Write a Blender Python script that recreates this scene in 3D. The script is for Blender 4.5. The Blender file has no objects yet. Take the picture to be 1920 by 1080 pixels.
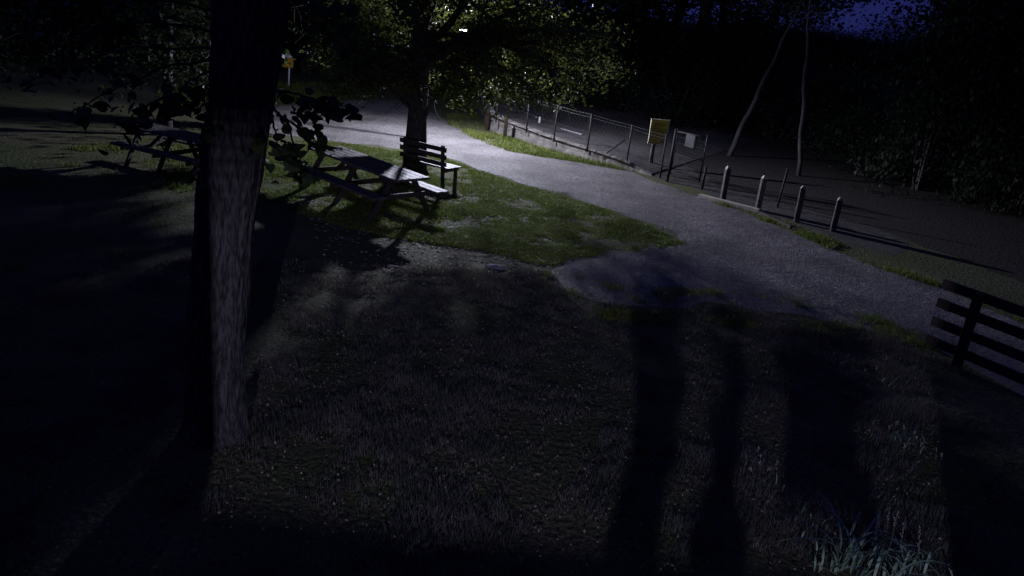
import bpy, bmesh, math, random
import numpy as np
from mathutils import Vector, Matrix, noise

# ------------------------------------------------------------------ camera, sky, exposure
sc = bpy.context.scene
C = sc.collection
R = math.radians
F, CAM_H, PITCH, ROLL = 1490.0, 3.8, 19.4, 6.4          # focal length in photo pixels, metres, degrees
cam_data = bpy.data.cameras.new('camera')
cam_data.sensor_width = 36.0
cam_data.lens = 36.0 * F / 1920.0
cam_data.clip_start, cam_data.clip_end = 0.05, 600.0
cam = bpy.data.objects.new('camera', cam_data)
C.objects.link(cam)
MC = Matrix.Rotation(R(90 - PITCH), 4, 'X') @ Matrix.Rotation(R(ROLL), 4, 'Z')
cam.matrix_world = Matrix.Translation((0, 0, CAM_H)) @ MC
sc.camera = cam

world = bpy.data.worlds.new('World')
sc.world = world
world.use_nodes = True
wn = world.node_tree
bg = wn.nodes['Background']
sky = wn.nodes.new('ShaderNodeTexSky')
sky.sky_type = 'NISHITA'
sky.sun_disc = False
sky.sun_elevation = R(-4.0)
sky.sun_rotation = R(200)
tint = wn.nodes.new('ShaderNodeMix')
tint.data_type = 'RGBA'
tint.inputs['Factor'].default_value = 0.9
tint.inputs['B'].default_value = (0.13, 0.16, 0.95, 1)
wn.links.new(sky.outputs[0], tint.inputs['A'])
wn.links.new(tint.outputs['Result'], bg.inputs['Color'])
bg.inputs['Strength'].default_value = 0.10

sc.view_settings.view_transform = 'Standard'
sc.view_settings.look = 'None'
sc.view_settings.exposure = 0.0
sc.view_settings.gamma = 1.0
sc.view_settings.use_curve_mapping = False

STREET_LAMP_W = 1600.0
PORCH_LAMP_W = 300.0


def ray(px, py):
    return (MC.to_3x3() @ Vector(((px - 960) / F, (540 - py) / F, -1.0)))


def at(px, py, z=0.0):
    d = ray(px, py)
    t = (z - CAM_H) / d.z
    return Vector((d.x * t, d.y * t, z))


def atY(px, py, Y):
    d = ray(px, py)
    t = Y / d.y
    return Vector((d.x * t, Y, CAM_H + d.z * t))


# ------------------------------------------------------------------ materials
def mat(name, c1, c2=None, scale=8.0, rough=0.85, bump=0.0, bscale=None, detail=6.0, stretch=(1, 1, 1), metal=0.0,
        trans=0.0, tcol=None, spec=0.3, coords='Object', low=0.35, high=0.65):
    m = bpy.data.materials.new(name)
    m.use_nodes = True
    nt = m.node_tree
    n = nt.nodes
    p = n['Principled BSDF']
    p.inputs['Roughness'].default_value = rough
    p.inputs['Metallic'].default_value = metal
    p.inputs['Specular IOR Level'].default_value = spec
    c2 = c2 or tuple(x * 0.6 for x in c1)
    tc = n.new('ShaderNodeTexCoord')
    mp = n.new('ShaderNodeMapping')
    mp.inputs['Scale'].default_value = stretch
    nt.links.new(tc.outputs[coords], mp.inputs['Vector'])
    nz = n.new('ShaderNodeTexNoise')
    nz.inputs['Scale'].default_value = scale
    nz.inputs['Detail'].default_value = detail
    nt.links.new(mp.outputs[0], nz.inputs['Vector'])
    cr = n.new('ShaderNodeValToRGB')
    cr.color_ramp.elements[0].position = low
    cr.color_ramp.elements[1].position = high
    cr.color_ramp.elements[0].color = (*c1, 1)
    cr.color_ramp.elements[1].color = (*c2, 1)
    nt.links.new(nz.outputs['Fac'], cr.inputs[0])
    nt.links.new(cr.outputs[0], p.inputs['Base Color'])
    if bump:
        nb = n.new('ShaderNodeTexNoise')
        nb.inputs['Scale'].default_value = bscale or scale * 3
        nb.inputs['Detail'].default_value = 8
        nt.links.new(mp.outputs[0], nb.inputs['Vector'])
        b = n.new('ShaderNodeBump')
        b.inputs['Strength'].default_value = bump
        b.inputs['Distance'].default_value = 0.03
        nt.links.new(nb.outputs['Fac'], b.inputs['Height'])
        nt.links.new(b.outputs[0], p.inputs['Normal'])
    if trans:
        t = n.new('ShaderNodeBsdfTranslucent')
        t.inputs['Color'].default_value = (*(tcol or c1), 1)
        mx = n.new('ShaderNodeMixShader')
        mx.inputs[0].default_value = trans
        nt.links.new(p.outputs[0], mx.inputs[1])
        nt.links.new(t.outputs[0], mx.inputs[2])
        nt.links.new(mx.outputs[0], n['Material Output'].inputs['Surface'])
    return m


def ground_mat():
    """grass turf, bare soil and trodden patches mixed by noise"""
    m = mat('turf', (0.05, 0.065, 0.018), (0.085, 0.08, 0.045), scale=0.55, rough=0.95, bump=1.0, bscale=16, detail=10, coords='Object')
    nt = m.node_tree
    n = nt.nodes
    p = n['Principled BSDF']
    old = p.inputs['Base Color'].links[0].from_socket
    tc = n.new('ShaderNodeTexCoord')
    nz = n.new('ShaderNodeTexNoise')
    nz.inputs['Scale'].default_value = 26
    nz.inputs['Detail'].default_value = 6
    nt.links.new(tc.outputs['Object'], nz.inputs['Vector'])
    cr = n.new('ShaderNodeValToRGB')
    cr.color_ramp.elements[0].color = (0.35, 0.35, 0.35, 1)
    cr.color_ramp.elements[1].color = (1.9, 1.9, 1.7, 1)
    cr.color_ramp.elements[0].position = 0.3
    cr.color_ramp.elements[1].position = 0.75
    nt.links.new(nz.outputs['Fac'], cr.inputs[0])
    mx = n.new('ShaderNodeMix')
    mx.data_type = 'RGBA'
    mx.blend_type = 'MULTIPLY'
    mx.inputs['Factor'].default_value = 1
    nt.links.new(old, mx.inputs['A'])
    nt.links.new(cr.outputs[0], mx.inputs['B'])
    nt.links.new(mx.outputs['Result'], p.inputs['Base Color'])
    return m


def gravel_mat(name, c1, c2, c3):
    m = mat(name, c1, c2, scale=0.9, rough=0.8, bump=0.0, detail=10, coords='Object', spec=0.45)
    nt = m.node_tree
    n = nt.nodes
    p = n['Principled BSDF']
    old = p.inputs['Base Color'].links[0].from_socket
    tc = n.new('ShaderNodeTexCoord')
    vo = n.new('ShaderNodeTexVoronoi')
    vo.inputs['Scale'].default_value = 34
    nt.links.new(tc.outputs['Object'], vo.inputs['Vector'])
    sp = n.new('ShaderNodeSeparateColor')
    nt.links.new(vo.outputs['Color'], sp.inputs[0])
    cr = n.new('ShaderNodeValToRGB')
    cr.color_ramp.elements[0].color = (*c3, 1)
    cr.color_ramp.elements[1].color = (1.5, 1.5, 1.5, 1)
    nt.links.new(sp.outputs[0], cr.inputs[0])
    mx = n.new('ShaderNodeMix')
    mx.data_type = 'RGBA'
    mx.blend_type = 'MULTIPLY'
    mx.inputs['Factor'].default_value = 1
    nt.links.new(old, mx.inputs['A'])
    nt.links.new(cr.outputs[0], mx.inputs['B'])
    nt.links.new(mx.outputs['Result'], p.inputs['Base Color'])
    b = n.new('ShaderNodeBump')
    b.inputs['Strength'].default_value = 0.8
    b.inputs['Distance'].default_value = 0.012
    nt.links.new(vo.outputs['Distance'], b.inputs['Height'])
    b2 = n.new('ShaderNodeBump')
    b2.inputs['Strength'].default_value = 0.6
    b2.inputs['Distance'].default_value = 0.06
    nz = n.new('ShaderNodeTexNoise')
    nz.inputs['Scale'].default_value = 3.5
    nz.inputs['Detail'].default_value = 8
    nt.links.new(tc.outputs['Object'], nz.inputs['Vector'])
    nt.links.new(nz.outputs['Fac'], b2.inputs['Height'])
    nt.links.new(b.outputs[0], b2.inputs['Normal'])
    nt.links.new(b2.outputs[0], p.inputs['Normal'])
    return m


M = dict(
    turf=ground_mat(),
    gravel=gravel_mat('gravel', (0.195, 0.182, 0.17), (0.095, 0.086, 0.077), (0.45, 0.45, 0.45)),
    yard=gravel_mat('yard_dirt', (0.10, 0.088, 0.08), (0.065, 0.058, 0.055), (0.6, 0.6, 0.6)),
    forest_dim=mat('forest_floor_dim', (0.016, 0.014, 0.011), (0.035, 0.03, 0.022), scale=7, rough=1.0, bump=1.0, bscale=14),  # dark colour stands in for ground the lamp leaves unlit beyond the posts
    trampled_dim=gravel_mat('trampled_dirt_dim', (0.065, 0.058, 0.05), (0.04, 0.038, 0.03), (0.5, 0.5, 0.5)),  # darker copy of the yard dirt, for where the lamplight fades
    grass=mat('grass_blade', (0.13, 0.175, 0.03), (0.19, 0.21, 0.05), scale=1.5, rough=0.6, trans=0.35, tcol=(0.14, 0.2, 0.03)),
    drygrass=mat('dry_grass_blade', (0.16, 0.155, 0.14), (0.075, 0.083, 0.07), scale=2.5, rough=0.6, trans=0.3, tcol=(0.2, 0.18, 0.1)),
    weed=mat('weed_leaf', (0.13, 0.27, 0.15), (0.32, 0.40, 0.30), scale=4, rough=0.45, trans=0.2, tcol=(0.1, 0.2, 0.08), spec=0.5),
    litter=mat('leaf_litter', (0.30, 0.27, 0.21), (0.14, 0.11, 0.08), scale=3, rough=0.8),
    stone=mat('pebble', (0.22, 0.21, 0.21), (0.12, 0.115, 0.11), scale=20, rough=0.75),
    bark=mat('bark', (0.014, 0.013, 0.014), (0.085, 0.08, 0.082), scale=42, rough=0.9, bump=1.0, bscale=60, stretch=(1, 1, 0.22), detail=10),
    bark_far=mat('bark_far', (0.035, 0.032, 0.033), (0.08, 0.075, 0.075), scale=5, rough=0.9, stretch=(1, 1, 0.3)),
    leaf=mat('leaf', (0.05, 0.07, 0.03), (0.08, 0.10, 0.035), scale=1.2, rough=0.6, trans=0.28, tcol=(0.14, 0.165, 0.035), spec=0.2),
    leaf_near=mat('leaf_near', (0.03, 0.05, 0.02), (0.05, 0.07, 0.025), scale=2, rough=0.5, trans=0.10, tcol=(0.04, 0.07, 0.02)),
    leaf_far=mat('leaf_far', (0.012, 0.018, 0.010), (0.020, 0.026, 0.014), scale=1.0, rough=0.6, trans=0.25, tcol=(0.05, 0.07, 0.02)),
    oldwood=mat('weathered_wood', (0.04, 0.034, 0.028), (0.12, 0.105, 0.09), scale=9, rough=0.62, bump=0.5, bscale=30, stretch=(1, 1, 1), spec=0.5),
    darkwood=mat('dark_stained_wood', (0.035, 0.027, 0.022), (0.06, 0.048, 0.04), scale=5, rough=0.75, bump=0.4, bscale=30),
    postwood=mat('post_wood', (0.06, 0.05, 0.043), (0.11, 0.095, 0.08), scale=6, rough=0.8, bump=0.5, bscale=26),
    cut=mat('pale_lit_wood', (0.45, 0.41, 0.34), (0.32, 0.28, 0.22), scale=18, rough=0.8),  # pale tone carries the lamplight on the post tops and the beam
    brownpost=mat('brown_post', (0.016, 0.010, 0.006), (0.03, 0.018, 0.01), scale=8, rough=0.8),
    wall=mat('old_stone_wall', (0.10, 0.09, 0.08), (0.21, 0.19, 0.17), scale=3.5, rough=0.9, bump=1.0, bscale=9),
    walltop=mat('pale_coping', (0.30, 0.30, 0.30), (0.2, 0.2, 0.19), scale=4, rough=0.85, bump=0.5),
    steel=mat('galvanised_steel', (0.10, 0.10, 0.105), (0.15, 0.15, 0.155), scale=9, rough=0.6, metal=0.2),
    darksteel=mat('dark_steel', (0.012, 0.012, 0.012), (0.025, 0.023, 0.02), scale=9, rough=0.7, metal=0.0),
    yellow=mat('yellow_sheet', (0.60, 0.50, 0.05), (0.52, 0.43, 0.05), scale=3, rough=0.5),
    orange=mat('amber_sheet', (0.70, 0.36, 0.03), (0.62, 0.33, 0.03), scale=3, rough=0.5),
    paleframe=mat('pale_frame', (0.5, 0.46, 0.30), (0.42, 0.38, 0.24), scale=6, rough=0.6),
    ink=mat('ink', (0.05, 0.035, 0.02), (0.06, 0.04, 0.02), scale=3, rough=0.6),
    white=mat('white_paint', (0.78, 0.78, 0.76), (0.68, 0.68, 0.66), scale=5, rough=0.5),
    paper=mat('paper', (0.055, 0.055, 0.055), (0.035, 0.035, 0.035), scale=5, rough=0.7),
    plaster=mat('plaster', (0.35, 0.34, 0.32), (0.28, 0.27, 0.25), scale=2, rough=0.9),
    hill=mat('wooded_hill', (0.018, 0.022, 0.012), (0.03, 0.034, 0.018), scale=0.4, rough=1.0, bump=1.0, bscale=2),
)


# ------------------------------------------------------------------ mesh helpers
class MB:
    def __init__(s):
        s.v, s.f = [], []

    def add(s, vs, fs):
        o = len(s.v)
        s.v += [tuple(a) for a in vs]
        s.f += [tuple(i + o for i in f) for f in fs]
        return s

    def box(s, c, size, m=None):
        x, y, z = (d / 2 for d in size)
        vs = [Vector(p) for p in ((-x, -y, -z), (x, -y, -z), (x, y, -z), (-x, y, -z), (-x, -y, z), (x, -y, z), (x, y, z), (-x, y, z))]
        if m is not None:
            vs = [m @ p for p in vs]
        vs = [p + Vector(c) for p in vs]
        return s.add(vs, [(0, 3, 2, 1), (4, 5, 6, 7), (0, 1, 5, 4), (1, 2, 6, 5), (2, 3, 7, 6), (3, 0, 4, 7)])

    def bar(s, a, b, w, h, up=(0, 0, 1)):
        """square bar from a to b, w across, h along up"""
        a, b = Vector(a), Vector(b)
        d = (b - a)
        L = d.length
        d.normalize()
        u = Vector(up)
        u = (u - d * u.dot(d)).normalized()
        r = d.cross(u)
        m = Matrix((r, d, u)).transposed()
        return s.box((a + b) / 2, (w, L, h), m)

    def tube(s, pts, rad, n=10, cap=True, wob=0.0, seed=0):
        pts = [Vector(p) for p in pts]
        if not hasattr(rad, '__len__'):
            rad = [rad] * len(pts)
        o = len(s.v)
        prev = None
        for i, p in enumerate(pts):
            d = (pts[min(i + 1, len(pts) - 1)] - pts[max(i - 1, 0)]).normalized()
            if prev is None:
                prev = d.orthogonal().normalized()
            u = (prev - d * prev.dot(d)).normalized()
            prev = u
            w = d.cross(u)
            for k in range(n):
                a = 2 * math.pi * k / n
                q = u * math.cos(a) + w * math.sin(a)
                r = rad[i]
                if wob:
                    r *= 1 + wob * noise.noise(Vector((q.x * 2.2 + seed, q.y * 2.2, p.z * 1.1))) + wob * 0.5 * noise.noise(Vector((q.x * 9 + seed, q.y * 9, p.z * 3)))
                    if n >= 48:
                        ang = a * (n // 12) / 2
                        rg = noise.noise(Vector((math.cos(a) * 7 + seed, math.sin(a) * 7, p.z * 1.5)))
                        rg2 = noise.noise(Vector((math.cos(a) * 15, math.sin(a) * 15 + seed, p.z * 4.5)))
                        r *= 1 + .045 * (.35 - abs(rg) * 2) + .03 * (.3 - abs(rg2) * 2)
                        if i < 14:
                            r *= 1 + .13 * (1 - i / 14) ** 2.2 * (1 + .8 * math.cos(a * 5 + seed))
                s.v.append(tuple(p + q * r))
        for i in range(len(pts) - 1):
            for k in range(n):
                a, b = o + i * n + k, o + i * n + (k + 1) % n
                s.f.append((a, b, b + n, a + n))
        if cap:
            s.f.append(tuple(o + k for k in reversed(range(n))))
            s.f.append(tuple(o + (len(pts) - 1) * n + k for k in range(n)))
        return s

    def build(s, name, m, parent=None, bevel=0.0, smooth=False):
        me = bpy.data.meshes.new(name)
        me.from_pydata(s.v, [], s.f)
        me.update()
        if bevel:
            b = bmesh.new()
            b.from_mesh(me)
            bmesh.ops.bevel(b, geom=b.edges[:], offset=bevel, segments=1, affect='EDGES')
            b.to_mesh(me)
            b.free()
        if smooth:
            me.polygons.foreach_set('use_smooth', [True] * len(me.polygons))
        me.materials.append(m)
        o = bpy.data.objects.new(name, me)
        C.objects.link(o)
        if parent is not None:
            o.parent = parent
            o.matrix_parent_inverse = Matrix.Identity(4)
        return o


def tag(o, label, cat, group=None, kind=None):
    if label:
        o['label'] = label
    if cat:
        o['category'] = cat
    if group:
        o['group'] = group
    if kind:
        o['kind'] = kind
    return o


def thing(name, label, cat, loc=(0, 0, 0), rz=0.0, group=None):
    o = bpy.data.objects.new(name, None)
    o.empty_display_size = 0.2
    C.objects.link(o)
    o.location = loc
    o.rotation_euler = (0, 0, rz)
    return tag(o, label, cat, group)


def struct(name, verts, faces, m):
    me = bpy.data.meshes.new(name)
    me.from_pydata([tuple(v) for v in verts], [], faces)
    me.materials.append(m)
    o = bpy.data.objects.new(name, me)
    C.objects.link(o)
    o['kind'] = 'structure'
    return o


def dup(root, loc, rz, scale=(1, 1, 1), label=None):
    r = root.copy()
    C.objects.link(r)
    r.location = loc
    r.rotation_euler = (0, 0, rz)
    r.scale = scale
    if label:
        r['label'] = label
    for ch in list(root.children):
        c = ch.copy()
        C.objects.link(c)
        c.parent = r
        for g in ch.children:
            d = g.copy()
            C.objects.link(d)
            d.parent = c
    return r


def np_mesh(name, V, T, m, parent=None, loc=None):
    """V (N,3), T (K,k) faces of equal size"""
    me = bpy.data.meshes.new(name)
    k = T.shape[1]
    me.vertices.add(len(V))
    me.vertices.foreach_set('co', V.astype(np.float32).ravel())
    me.loops.add(T.size)
    me.loops.foreach_set('vertex_index', T.astype(np.int32).ravel())
    me.polygons.add(len(T))
    me.polygons.foreach_set('loop_start', np.arange(0, T.size, k, dtype=np.int32))
    me.update(calc_edges=True)
    me.validate()
    me.materials.append(m)
    o = bpy.data.objects.new(name, me)
    C.objects.link(o)
    if parent is not None:
        o.parent = parent
    return o


def in_poly(P, poly):
    x, y = P[:, 0], P[:, 1]
    ins = np.zeros(len(P), bool)
    n = len(poly)
    j = n - 1
    for i in range(n):
        xi, yi, xj, yj = poly[i][0], poly[i][1], poly[j][0], poly[j][1]
        c = ((yi > y) != (yj > y)) & (x < (xj - xi) * (y - yi) / (yj - yi + 1e-12) + xi)
        ins ^= c
        j = i
    return ins


def vnoise(P, s, seed=0):
    return np.array([noise.noise(Vector((a * s + seed, b * s - seed, seed * 0.37))) for a, b in P[:, :2]])


def to_ground(poly_px):
    return [at(x, y)[:2] for x, y in poly_px]


def scatter(poly, n, rng):
    a = np.array([tuple(p) for p in poly])
    lo, hi = a.min(0), a.max(0)
    out = []
    tot = 0
    area_box = np.prod(hi - lo)
    while tot < n:
        P = rng.uniform(lo, hi, (max(n, 1000), 2))
        P = P[in_poly(P, poly)]
        out.append(P)
        tot += len(P)
        if len(out) > 60:
            break
    return np.concatenate(out)[:n]


def leaves_mesh(Cn, size, rng, rounded=False, droop=0.3, aspect=0.62, Z=None):
    """leaf polygons centred on Cn; returns V, T"""
    n = len(Cn)
    sz = size * rng.uniform(0.55, 1.25, n)
    nor = rng.normal(size=(n, 3))
    nor[:, 2] = np.abs(nor[:, 2]) + 0.5
    nor /= np.linalg.norm(nor, axis=1)[:, None]
    t = rng.normal(size=(n, 3))
    t[:, 2] -= droop
    t -= nor * (t * nor).sum(1)[:, None]
    t /= np.linalg.norm(t, axis=1)[:, None]
    b = np.cross(nor, t)
    if rounded:
        prof = [(-0.44, 0.0, .0), (-0.50, 0.16, .03), (-0.36, 0.32, .10), (-0.10, 0.41, .15), (0.20, 0.33, .12), (0.42, 0.15, .05), (0.62, 0.0, -.10), (0.42, -0.15, .05), (0.20, -0.34, .12), (-0.10, -0.42, .15), (-0.36, -0.33, .10), (-0.50, -0.14, .03)]
    else:
        prof = [(-0.5, 0, 0), (-0.05, aspect / 2, 0.06), (0.5, 0, -0.04), (-0.05, -aspect / 2, 0.06)]
    k = len(prof)
    V = np.zeros((n, k, 3))
    for i, (u, v, w) in enumerate(prof):
        V[:, i] = Cn + sz[:, None] * (t * u + b * v + nor * w)
    T = np.arange(n * k).reshape(n, k)
    return V.reshape(-1, 3), T


def blades(P, h, w, rng, lean=0.5, z=0.0, bend=0.6):
    """grass blades: bent ribbons of one quad and one triangle packed as 2 quads; P (n,2)"""
    n = len(P)
    H = h * rng.uniform(0.45, 1.3, n)
    W = w * rng.uniform(0.6, 1.3, n)
    a = rng.uniform(0, 2 * np.pi, n)
    d = np.stack([np.cos(a), np.sin(a), np.zeros(n)], 1)
    s = np.stack([-np.sin(a), np.cos(a), np.zeros(n)], 1)
    L = rng.uniform(0.05, lean, n)
    base = np.concatenate([P, np.full((n, 1), z)], 1)
    up = np.array([0, 0, 1.0])
    V = np.zeros((n, 6, 3))
    m = base + d * (H * L * 0.35)[:, None] + up * (H * 0.6)[:, None]
    tip = base + d * (H * L * (1 + bend))[:, None] + up * (H * (1 - 0.35 * L))[:, None]
    V[:, 0] = base - s * W[:, None] / 2
    V[:, 1] = base + s * W[:, None] / 2
    V[:, 2] = m + s * W[:, None] * 0.4
    V[:, 3] = m - s * W[:, None] * 0.4
    V[:, 4] = tip + s * W[:, None] * 0.08
    V[:, 5] = tip - s * W[:, None] * 0.08
    i = np.arange(n)[:, None] * 6
    T = np.concatenate([i + np.array([0, 1, 2, 3]), i + np.array([3, 2, 4, 5])], 0)
    return V.reshape(-1, 3), T


rng = np.random.default_rng(7)
random.seed(7)

# ------------------------------------------------------------------ the setting
nx, ny = 120, 120
gv, gf = [], []
for j in range(ny + 1):
    for i in range(nx + 1):
        u, v = i / nx * 2 - 1, j / ny
        x = 220 * math.copysign(abs(u) ** 2.2, u)
        y = -60 + 340 * v
        gv.append((x, y, -0.0))
for j in range(ny):
    for i in range(nx):
        a = j * (nx + 1) + i
        gf.append((a, a + 1, a + nx + 2, a + nx + 1))
struct('ground', gv, gf, M['turf'])

# low wooded rise that closes the horizon
hv, hf = [], []
N = 96
for k in range(N + 1):
    a = R(-75 + 150 * k / N)
    for j, (r, h) in enumerate(((50, -0.2), (62, 1.6), (80, 3.6), (110, 4.2), (170, 3.0), (210, -2))):
        hh = h + (0.5 * noise.noise(Vector((a * 9, r * .05, 2))) if 0 < j < 5 else 0)
        hv.append((r * math.sin(a), r * math.cos(a), hh))
for k in range(N):
    for j in range(5):
        a = k * 6 + j
        hf.append((a, a + 6, a + 7, a + 1))
struct('hill', hv, hf, M['hill'])


def densify(poly, step, amp, seed):
    out = []
    for i in range(len(poly)):
        a, b = Vector(poly[i]), Vector(poly[(i + 1) % len(poly)])
        n = max(1, int((b - a).length / step))
        for k in range(n):
            p = a.lerp(b, k / n)
            nz = noise.noise(Vector((p.x * 1.6 + seed, p.y * 1.6, 0))) + 0.5 * noise.noise(Vector((p.x * 5 + seed, p.y * 5, 3)))
            nz2 = noise.noise(Vector((p.x * 1.6, p.y * 1.6 + seed, 9)))
            out.append(Vector((p.x + nz * amp, p.y + nz2 * amp)))
    return out


def sheet(name, poly_px, z, m, step=0.25, amp=0.10, seed=0):
    p = densify(to_ground(poly_px), step, amp, seed)
    return struct(name, [(q.x, q.y, z) for q in p], [tuple(range(len(p)))], m), p


PATH = [(440, 222), (500, 202), (560, 196), (650, 188), (760, 190), (820, 215), (850, 238), (905, 266), (960, 285), (1060, 301), (1180, 322),
        (1240, 346), (1330, 378), (1400, 402), (1500, 442), (1600, 486), (1700, 520), (1780, 548), (1920, 608), (2300, 790),
        (2300, 930), (1920, 745), (1740, 652), (1640, 622), (1500, 592), (1330, 570), (1200, 575), (1100, 565), (1040, 530), (1035, 505),
        (1080, 484), (1200, 468), (1285, 456), (1270, 440), (1180, 405), (1060, 365), (960, 340), (890, 315), (830, 292), (740, 278), (620, 264), (500, 250), (450, 240)]
path_o, path_g = sheet('path', PATH, 0.006, M['gravel'], step=.12, amp=.22, seed=3)


# the yard behind the low wall, a little higher than the path where the wall is tall
WALL_BASE = [(915, 243), (952, 257), (985, 266), (1030, 281), (1085, 297), (1110, 304), (1160, 315), (1192, 322), (1222, 330)]
WALL_H = [0.50, 0.44, 0.38, 0.34, 0.31, 0.30, 0.22, 0.14, 0.04]
wb = [at(*p) for p in WALL_BASE]
far = [at(*p) for p in [(925, 190), (1000, 184), (1060, 184), (1120, 190), (1180, 198), (1240, 205), (1320, 216), (1400, 230), (1480, 245)]]
yv, yf = [], []
for i, (p, h) in enumerate(zip(wb, WALL_H)):
    q = far[i]
    for k in range(5):
        t = k / 4
        yv.append((p.x + (q.x - p.x) * t, p.y + 0.12 + (q.y - p.y) * t, h * (1 - t) + 0.5 * t * (h > 0.1) * 0.6 - 0.02 + (0.02 if h < .1 else 0) * (1 - t)))
for i in range(8):
    for k in range(4):
        a = i * 5 + k
        yf.append((a, a + 5, a + 6, a + 1))
yard = struct('yard', yv, yf, M['yard'])
YARD2 = [(1222, 330), (1255, 342), (1316, 356), (1345, 374), (1423, 402), (1500, 432), (1580, 455), (1680, 480), (1720, 440), (1650, 330), (1480, 246)]
FOREST_DIM = [(1290, 318), (1352, 350), (1425, 368), (1510, 392), (1620, 420), (1760, 470), (1920, 530), (2300, 700), (2300, 300), (1900, 200), (1500, 170), (1350, 190), (1290, 240)]
sheet('forest_floor_dim', FOREST_DIM, 0.009, M['forest_dim'], step=.2, amp=.35, seed=18)
sheet('trampled_ground', YARD2, 0.003, M['trampled_dim'], seed=8)

# ------------------------------------------------------------------ grass, litter, pebbles
WEDGE = [(490, 262), (620, 268), (740, 282), (830, 296), (890, 318), (960, 343), (1060, 368), (1180, 408), (1285, 456), (1200, 470), (1080, 484), (1030, 500), (900, 470), (700, 440), (490, 380)]
NEARL = [(0, 520), (400, 480), (700, 500), (1035, 510), (1050, 540), (1110, 572), (1330, 574), (1500, 592), (1640, 626), (1740, 660), (1920, 760), (2200, 1150), (960, 1180), (-300, 1130)]
STRIP = [(840, 215), (905, 215), (955, 258), (1030, 282), (1110, 305), (1215, 328), (1170, 320), (1060, 301), (960, 285), (900, 266), (850, 240)]
RSTRIP = [(1340, 380), (1423, 402), (1500, 430), (1600, 470), (1750, 530), (1920, 590), (1920, 606), (1780, 546), (1700, 520), (1600, 486), (1500, 442), (1400, 402)]
LEFTL = [(0, 300), (150, 275), (350, 262), (500, 256), (490, 400), (400, 470), (0, 520)]
FARL = [(300, 160), (500, 156), (640, 160), (650, 186), (560, 194), (300, 200)]


def grass(name, poly_px, n, h, w, m, clump=0.0, seed=1, lean=0.7, thr=-0.2, sc_=0.9):
    r = np.random.default_rng(seed)
    P = scatter(to_ground(poly_px), n, r)
    P = P + r.normal(size=P.shape) * 0.05
    nn = vnoise(P, sc_, seed) + 0.5 * vnoise(P, sc_ * 4, seed + 5)
    keep = r.uniform(size=len(P)) < np.clip((nn - thr) * 2.2, 0.06, 1)
    P = P[keep]
    hh = h * (1 + clump * np.clip(nn[keep], -0.4, 1))
    V, T = blades(P, hh, w, r, lean=lean)
    o = np_mesh(name, V, T, m)
    o['kind'] = 'stuff'
    return o


tag(grass('grass', WEDGE, 230000, 0.045, 0.010, M['grass'], 0.9, 11, thr=-0.42), 'short green grass on the lit wedge between table and path', 'grass', kind='stuff')
tag(grass('grass', STRIP, 22000, 0.09, 0.010, M['grass'], 0.8, 12, thr=-0.3), 'bright green grass verge below the low stone wall', 'grass', kind='stuff')
tag(grass('grass', RSTRIP, 12000, 0.07, 0.009, M['grass'], 0.9, 13, thr=-0.05), 'thin grass verge along the timber edging under the posts', 'grass', kind='stuff')
tag(grass('grass', NEARL, 300000, 0.052, 0.0055, M['drygrass'], 1.8, 14, thr=-0.26, sc_=1.3), 'dark shaggy lawn filling the foreground', 'grass', kind='stuff')
BAND = [(1000, 490), (1060, 500), (1130, 535), (1330, 545), (1500, 565), (1640, 596), (1740, 626), (1760, 670), (1640, 650), (1500, 630), (1330, 610), (1150, 610), (1040, 580), (990, 530)]
tag(grass('grass', BAND, 26000, 0.055, 0.008, M['grass'], 1.2, 18, thr=0.05, sc_=1.4), 'ragged weedy grass creeping over the near edge of the path', 'grass', kind='stuff')
tag(grass('grass', LEFTL, 30000, 0.06, 0.012, M['grass'], 0.8, 15, thr=0.0), 'dim lawn left of the near tree trunk', 'grass', kind='stuff')
tag(grass('grass', FARL, 26000, 0.10, 0.016, M['grass'], 0.8, 16, thr=-0.4), 'pale green grass bank beneath the small amber sign', 'grass', kind='stuff')

# fallen leaves and small debris
r = np.random.default_rng(5)
P = scatter(to_ground([(560, 330), (760, 350), (850, 335), (930, 345), (1060, 420), (1090, 470), (1000, 520), (880, 560), (600, 480)]), 2600, r)
cn = np.concatenate([P, r.uniform(0.008, 0.03, (len(P), 1))], 1)
V, T = leaves_mesh(cn, 0.075, r)
V[:, 2] = 0.012 + (V[:, 2] - 0.012) * 0.35
V[:, 2] = np.maximum(V[:, 2], 0.004)
tag(np_mesh('leaf_litter', V, T, M['litter']), 'pale fallen leaves scattered on bare soil beside the bench', 'leaf litter', kind='stuff')


r = np.random.default_rng(15)
P = scatter(to_ground(NEARL), 9000, r)
cn = np.concatenate([P, r.uniform(0.015, 0.06, (len(P), 1))], 1)
V, T = leaves_mesh(cn, 0.026, r)
tag(np_mesh('leaf_litter', V, T, M['litter']), 'tiny pale flecks of dead leaf and clover in the dark foreground lawn', 'leaf litter', kind='stuff')
r = np.random.default_rng(16)
P = scatter(to_ground(PATH), 1500, r)
cn = np.concatenate([P, r.uniform(0.012, 0.02, (len(P), 1))], 1)
V, T = leaves_mesh(cn, 0.04, r)
V[:, 2] = 0.016 + (V[:, 2] - 0.016) * 0.25
tag(np_mesh('leaf_litter', V, T, M['litter']), 'a few dry leaves blown over the gravel path', 'leaf litter', kind='stuff')


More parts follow.
